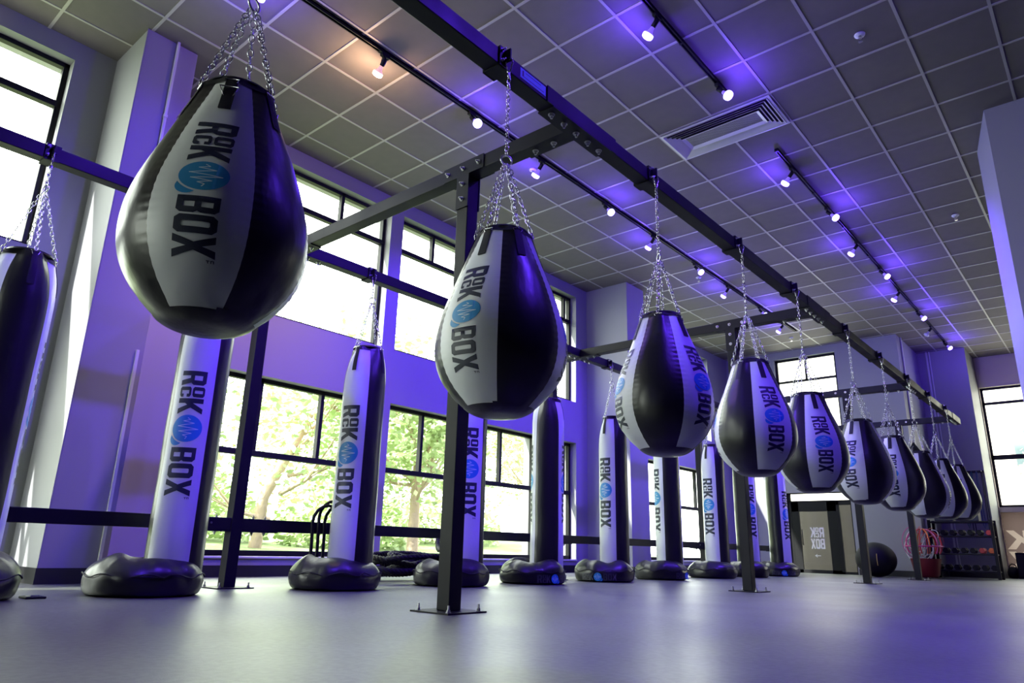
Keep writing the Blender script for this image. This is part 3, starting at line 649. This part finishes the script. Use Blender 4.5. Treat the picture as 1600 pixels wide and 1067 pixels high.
def rope(path, r=.025):                                  # three strand rope along a path
    P = smooth_path(path, 14); mb = MB(); L = 0; Ls = [0]
    for a, b in zip(P, P[1:]): L += (b-a).length; Ls.append(L)
    for k in range(3):
        pts = []
        for i, p in enumerate(P):
            t = (P[min(i+1, len(P)-1)]-P[max(i-1, 0)]).normalized(); a = Vector((0, 0, 1)) if abs(t.z) < .9 else Vector((1, 0, 0)); x = t.cross(a).normalized(); y = t.cross(x)
            an = Ls[i]*2*PI/.11+k*2*PI/3; pts.append(p+(x*math.cos(an)+y*math.sin(an))*r*.55)
        mb.tube(pts, r*.62, 7)
    return mb
def smooth_path(pts, per):
    pts = [Vector(p) for p in pts]; P = [pts[0]]+pts+[pts[-1]]; out = []
    for i in range(1, len(P)-2):
        a, b, c, d = P[i-1:i+3]
        for k in range(per):
            t = k/per; out.append(.5*(2*b+(c-a)*t+(2*a-5*b+4*c-d)*t*t+(-a+3*b-3*c+d)*t**3))
    out.append(pts[-1]); return out
pth = []
for i in range(64):
    a = i*.6; q_ = math.sin(i*.37); rr = .27+.08*math.sin(i*.43); ph = i*.11
    pth.append((-5.25+rr*1.2*math.cos(a)+.1*q_, 4.75+rr*1.7*math.sin(a)+.14*math.cos(i*.29), .04+.085*(1+math.sin(a+ph))+.045*(1+math.sin(a*.5+ph))*(i/64)))
pth += [(-5.65, 5.4, .3), (-5.85, 5.6, .46), (-5.9, 5.85, .4), (-5.7, 5.95, .2), (-5.5, 5.8, .05), (-5.3, 5.5, .03)]
tag(rope(pth).build('battle_rope', RUBBER), 'coiled thick black twisted rope on the floor under the windows', 'rope')
o = empty('floor_plate', (-4.6, 1.38, 0)); mb = MB(); mb.box(-.06, .06, -.05, .05, 0, .012, 0, .004); mb.build('case', RUBBER, o)
mb = MB(); mb.box(-.05, .05, -.04, .04, .012, .0135); mb.build('face', DKGLASS, o); tag(o, 'thin flat black slab lying on the floor at the lower left', 'slab')
# black ball behind the third front post
o = empty('exercise_ball', (-3.62, 14.35, 0)); mb = MB(); mb.lathe([(.34*math.sin(PI*i/20), .3-.3*math.cos(PI*i/20)) for i in range(21)], 40); mb.build('ball', RUBBER, o)
mb = MB(); mb.lathe([(.006, 0), (.01, .004), (0, .006)], 12, (.12, -.3, .3), 0, (.3, -1, .1)); mb.tube([(.1, -.322, .2), (.098, -.33, .3), (.1, -.322, .4)], .005, 6); mb.build('valve_strip', mat('yellow_mark', (.6, .45, .1), .5), o)
tag(o, 'big black exercise ball by the wall behind a front rig post', 'ball')
# red hoop basket with bands
def loop(mb, c, r, a0, a1, ax1, ax2, wr, n=18, sq=1):
    c = Vector(c); mb.tube([c+Vector(ax1)*r*math.cos(a0+(a1-a0)*i/n)+Vector(ax2)*r*sq*math.sin(a0+(a1-a0)*i/n) for i in range(n+1)], wr, 6)
rk = empty('equipment_rack', (-2.45, 15.9, 0)); tag(rk, 'black storage rack of dumbbells and small gear in the far corner', 'rack')
for x in (-.5, .5):
    for y in (-.2, .2): mb = MB(); mb.box(x-.025, x+.025, y-.025, y+.025, 0, 1.05, 0, .003); mb.build('upright', STEEL, rk)
for z in (.12, .42, .74, 1.0):
    mb = MB(); mb.box(-.5, .5, -.22, .22, z, z+.025, 0, .003); mb.build('shelf', STEEL, rk)
def dumbbell(x, y, z, m, lab):
    o = empty('dumbbell', (x, y, z)); mb = MB(); mb.tube([(0, -.06, .06), (0, .06, .06)], .014, 8); mb.build('handle', CHROME, o)
    for s_ in (-1, 1): mb = MB(); mb.lathe([(0, 0), (.045, 0), (.055, .012), (.055, .055), (.045, .067), (0, .067)], 6, (0, s_*.055, .055), 0, (0, s_, 0), False); mb.build('weight', m, o)
    return tag(o, lab, 'dumbbell', 'dumbbells on the far rack')
dumb = [(RUBBER, 'black'), (ORANGE, 'orange'), (RED, 'red')]
for zi, z in enumerate((.145, .445, .765)):
    for k in range(7):
        m_, cn = dumb[1] if (zi, k) in ((1, 0), (1, 6)) else dumb[2] if (zi, k) in ((1, 5), (2, 6)) else dumb[0]
        dumbbell(-2.88+.145*k, 15.82, z, m_, '%s dumbbell, %s from the left on the %s shelf of the far corner rack' % (cn, ['first', 'second', 'third', 'fourth', 'fifth', 'sixth', 'last'][k], ['lowest', 'second', 'third'][zi]))
for k in range(2):
    b = empty('storage_box', (-2.7+.42*k, 15.85, 1.025)); mb = MB(); mb.box(-.15, .15, -.15, .15, 0, .2, 0, .01); mb.build('box', mat('navy_plastic', (.015, .02, .05), .4), b)
    mb = MB(); mb.box(-.16, .16, -.16, .16, .2, .225, 0, .008); mb.build('lid', RUBBER, b); tag(b, ['left', 'right'][k]+' dark storage box on top of the far corner rack', 'box', 'boxes on the far rack')
bk = empty('hoop_basket', (-2.93, 14.9, 0)); tag(bk, 'tilted red hooped basket full of white and red resistance bands by the far corner', 'basket')
mb = MB(); mb.lathe([(.16, .02), (.2, .06), (.24, .3), (.25, .34)], 24); mb.build('bin', mat('dark_red_plastic', (.16, .01, .015), .5), bk)
for k in range(6):
    mb = MB(); a = k*PI/6; loop(mb, (0, 0, .58), .29, -.6, PI+.6, (math.cos(a), math.sin(a), 0), (0, 0, 1), .012, 18, .95); mb.build('hoop', [RED, PINK, RED, RED, ORANGE, PINK][k], bk)
mb = MB(); loop(mb, (0, 0, .55), .3, 0, 2*PI, (1, 0, 0), (0, 1, 0), .014, 24); mb.build('rim', PINK, bk)
for k in range(14):
    a = random.random()*2*PI; r_ = .05+.15*random.random(); mb = MB()
    loop(mb, (.1*math.cos(a), .1*math.sin(a), .5+.2*random.random()), .1+r_, a, a+PI*(.8+.8*random.random()), (math.cos(a), math.sin(a), .3), (.2, .3, 1), .006, 16)
    b = mb.build('band', [LBAND, LBAND, RED, LBAND, PINK][k % 5]); b.location = bk.location
    tag(b, 'thin rubber bands tangled in the red hooped basket', 'resistance band', 'bands in the red basket')
# hooks with hanging bands on the far pier
hk = empty('hook_rail', (-2.36, 17.1, 2.06)); mb = MB(); mb.box(-.26, .26, .02, .045, -.02, .03, 0, .003); mb.build('rail', STEEL, hk)
for k in range(6):
    mb = MB(); mb.tube([(-.22+.088*k, .02, 0), (-.22+.088*k, -.06, 0), (-.22+.088*k, -.07, .02)], .005, 6); mb.build('hook', CHROME, hk)
tag(hk, 'black hook rail high on the far violet pier', 'rail')
hbm = [RED, mat('green_rubber', (.02, .15, .08), .5), RUBBER, mat('teal_rubber', (.02, .12, .16), .5), mat('navy_rubber', (.02, .05, .2), .5), RUBBER]
for k in range(6):
    mb = MB(); x = -2.58+.088*k; L = 1.0+.12*((k*7) % 3)
    loop_pts = [(x-.014, 17.06, 2.06-L*.5), (x-.022, 17.06, 2.06-L+.1), (x, 17.06, 2.06-L), (x+.022, 17.06, 2.06-L+.1), (x+.014, 17.06, 2.06-L*.5), (x+.01, 17.06, 2.05), (x, 17.06, 2.068), (x-.01, 17.06, 2.05)]
    mb.tube(loop_pts, .008, 6, closed=True); tag(mb.build('resistance_band', hbm[k]), '%s rubber band loop hanging on the hook rail, %s from the left' % (['red', 'green', 'black', 'teal', 'navy', 'black'][k], ['first', 'second', 'third', 'fourth', 'fifth', 'last'][k]), 'resistance band', 'bands on the hook rail')
# black speaker like box and mat by the storefront
o = empty('floor_speaker', (-1.72, 17.9, 0)); mb = MB(); mb.box(-.17, .15, -.12, .12, 0, .5, 0, .01); mb.build('cabinet', RUBBER, o); mb = MB(); mb.box(-.15, .13, -.13, -.12, .05, .46, 0, .004); mb.build('grille', TRIM, o)
tag(o, 'upright black box on the floor under the storefront window lettering', 'speaker')
o = empty('kettlebell', (-1.98, 17.95, 0)); mb = MB(); mb.lathe([(0, 0), (.06, 0), (.1, .05), (.11, .11), (.09, .18), (.04, .22), (0, .225)], 20); mb.build('bell', RUBBER, o); mb = MB(); loop(mb, (0, 0, .2), .06, 0, PI, (1, 0, 0), (0, 0, 1), .012, 12, 1.3); mb.build('handle', RUBBER, o)
tag(o, 'black kettlebell on the floor left of the upright black box', 'kettlebell')

# ------------------------------------------------------------------ outside
def hill(x, y): return max(-.15, (-x-9.5)*.075+.25*noise.noise(Vector((x*.1, y*.1, 0))))
mb = MB(); nx, ny = 40, 36
vs = [(-7.0-i*1.2, -20+j*1.2, -.15+max(0, hill(-7.0-i*1.2, -20+j*1.2)+.15)) for i in range(nx) for j in range(ny)]
mb.add(vs, [(i*ny+j, (i+1)*ny+j, (i+1)*ny+j+1, i*ny+j+1) for i in range(nx-1) for j in range(ny-1)], 0, True)
tag(mb.build('lawn', GRASS), 'sunny grass slope outside the left windows', 'lawn', None, 'stuff')
mb = MB(); mb.box(-8.8, -7.05, -20, 30, -.16, -.12); tag(mb.build('footpath', PAVE), 'pale paved strip along the outside of the window wall', 'path')
def make_tree(seed, h, spread, nleaf, lean=0, trunk_r=.13):
    rnd = random.Random(seed); o = empty('broadleaf_tree'); mb = MB(); tips = []
    top = Vector((lean*h*.5, lean*h*.4, h*.55)); mb.tube([(0, 0, -.3), (lean*h*.1, 0, h*.2), top], [trunk_r, trunk_r*.8, trunk_r*.55], 9)
    for k in range(9):
        a = rnd.random()*2*PI; s0 = Vector((0, 0, -.3)).lerp(top, .25+.75*rnd.random()); e = s0+Vector((math.cos(a)*spread*.7, math.sin(a)*spread*.7, h*(.12+.3*rnd.random())))
        m_ = (s0+e)/2+Vector((0, 0, -.15*spread)); mb.tube([s0, m_, e], [trunk_r*.4, trunk_r*.25, trunk_r*.08], 6); tips += [m_, e, e, e+Vector((0, 0, .1*h))]
        for q in range(3):
            a2 = a+rnd.uniform(-1, 1); e2 = m_.lerp(e, rnd.random())+Vector((math.cos(a2), math.sin(a2), rnd.uniform(-.1, .5)))*spread*.35; mb.tube([m_, e2], [trunk_r*.15, trunk_r*.04], 5); tips.append(e2)
    mb.build('trunk', BARK, o); lf = MB()
    for k in range(nleaf):
        c = rnd.choice(tips)+Vector((rnd.gauss(0, 1), rnd.gauss(0, 1), rnd.gauss(0, .8)))*spread*.2
        u = Vector((rnd.gauss(0, 1), rnd.gauss(0, 1), rnd.gauss(0, .5))).normalized(); v_ = u.orthogonal().normalized(); s_ = .055+.05*rnd.random()
        lf.add([c-u*s_, c+v_*s_*.5, c+u*s_, c-v_*s_*.5], [(0, 1, 2, 3)])
    lf.build('foliage', LEAF, o)['kind'] = 'stuff'; return o
T = [(-11.5, 3.6, 11, 5.0, 1.6, 3600, .0), (-12.5, 7.2, 12, 4.6, 1.8, 3400, .28), (-10.8, 9.6, 13, 4.2, 1.5, 4200, 0), (-17, 12, 14, 6, 2.6, 6500, 0), (-18, 5, 15, 7, 2.8, 6500, 0), (-14, 18, 16, 6, 2.4, 5000, 0), (-19, 24, 17, 7, 2.8, 5000, 0), (-22, 15, 18, 8, 3.2, 6000, 0)]
TLs = ['small tree standing closest outside the window behind the hoses', 'leaning reddish trunk tree outside the pane left of the front post', 'loose leafy tree outside the window right of the nearest front post', 'broad tree on the slope beyond the third window', 'broad tree on the slope behind the nearest small tree', 'tree outside near the far column', 'distant tree near the far end of the slope', 'farthest tall tree up the slope']
for (x, y, sd, h_, spd, nl, ln), lab in zip(T, TLs):
    o = make_tree(sd, h_, spd, nl, ln); o.location = (x, y, hill(x, y)); tag(o, lab, 'tree', 'trees outside')
for k, (x, y, L) in enumerate([(-13.5, 2.5, 3.2), (-14.5, 6.5, 3.4), (-14, 10.5, 3.2), (-15.5, 15, 3.6)]):
    o = empty('leafy_shrub', (x, y, hill(x, y))); lf = MB(); rnd = random.Random(50+k)
    for q in range(2600):
        a = rnd.random()*2*PI; e = rnd.random()**.5; c = Vector((1.1*e*math.cos(a), L*.6*e*math.sin(a), (1.7+.7*math.sin(a*3+k))*rnd.random()*(1-.5*e)))
        u = Vector((rnd.gauss(0, 1), rnd.gauss(0, 1), rnd.gauss(0, .6))).normalized(); v_ = u.orthogonal().normalized(); s_ = .07+.05*rnd.random(); lf.add([c-u*s_, c+v_*s_*.5, c+u*s_, c-v_*s_*.5], [(0, 1, 2, 3)])
    mb = MB()
    for q in range(7): a = q*.9; mb.tube([(0, .3*math.sin(a), -.1), (.5*math.cos(a), L*.35*math.sin(a), 1.1)], [.03, .01], 5)
    mb.build('stems', BARK, o); lf.build('foliage', LEAF, o)['kind'] = 'stuff'; tag(o, ['leafy shrub outside, leftmost in the low windows', 'leafy shrub outside behind the bag with the hoses', 'leafy shrub outside right of the nearest front post', 'leafy shrub outside near the far column'][k], 'shrub', 'shrubs outside')
bd = empty('neighbouring_building', (-1.5, 27, 0)); tag(bd, 'cream building across the street seen through the storefront window', 'building')
mb = MB(); mb.box(-9, 12, 0, 6, -.2, 9); mb.build('facade', CREAM, bd)
for k, (a, b, c, e) in enumerate([(-.9, 1.0, 3.2, 4.9), (2.4, 4.3, 3.2, 4.9)]):
    mb = MB(); mb.box(a-.1, b+.1, -.06, 0, c-.1, e+.1); wf = mb.build('window_surround', mat('brown_trim', (.25, .16, .14), .6), bd); mb = MB(); mb.box(a, b, -.08, -.06, c, e); mb.build('window_glass', DKGLASS, wf)
o = make_tree(31, 3.6, 1.0, 3200, 0, .06); o.location = (-.9, 23.5, -.2); tag(o, 'young pale leafed tree outside the storefront window', 'tree', 'trees outside')
mb = MB(); mb.box(-30, 20, 23.5, 60, -.35, -.2); mb.box(-3, 20, 18.6, 23.5, -.35, -.2); mb.box(-6.9, -3.3, 15.6, 16.9, -.3, -.01); tag(mb.build('street_paving', PAVE), 'pale paving outside behind the far wall', 'paving')
mb = MB(); mb.box(-6.9, -3.3, 16.9, 17.1, -.3, 1.5); tag(mb.build('vestibule_partition', mat('brown_grey_panel', (.07, .06, .056), .7)), 'warm grey partition seen through the lettered glass door', 'partition')
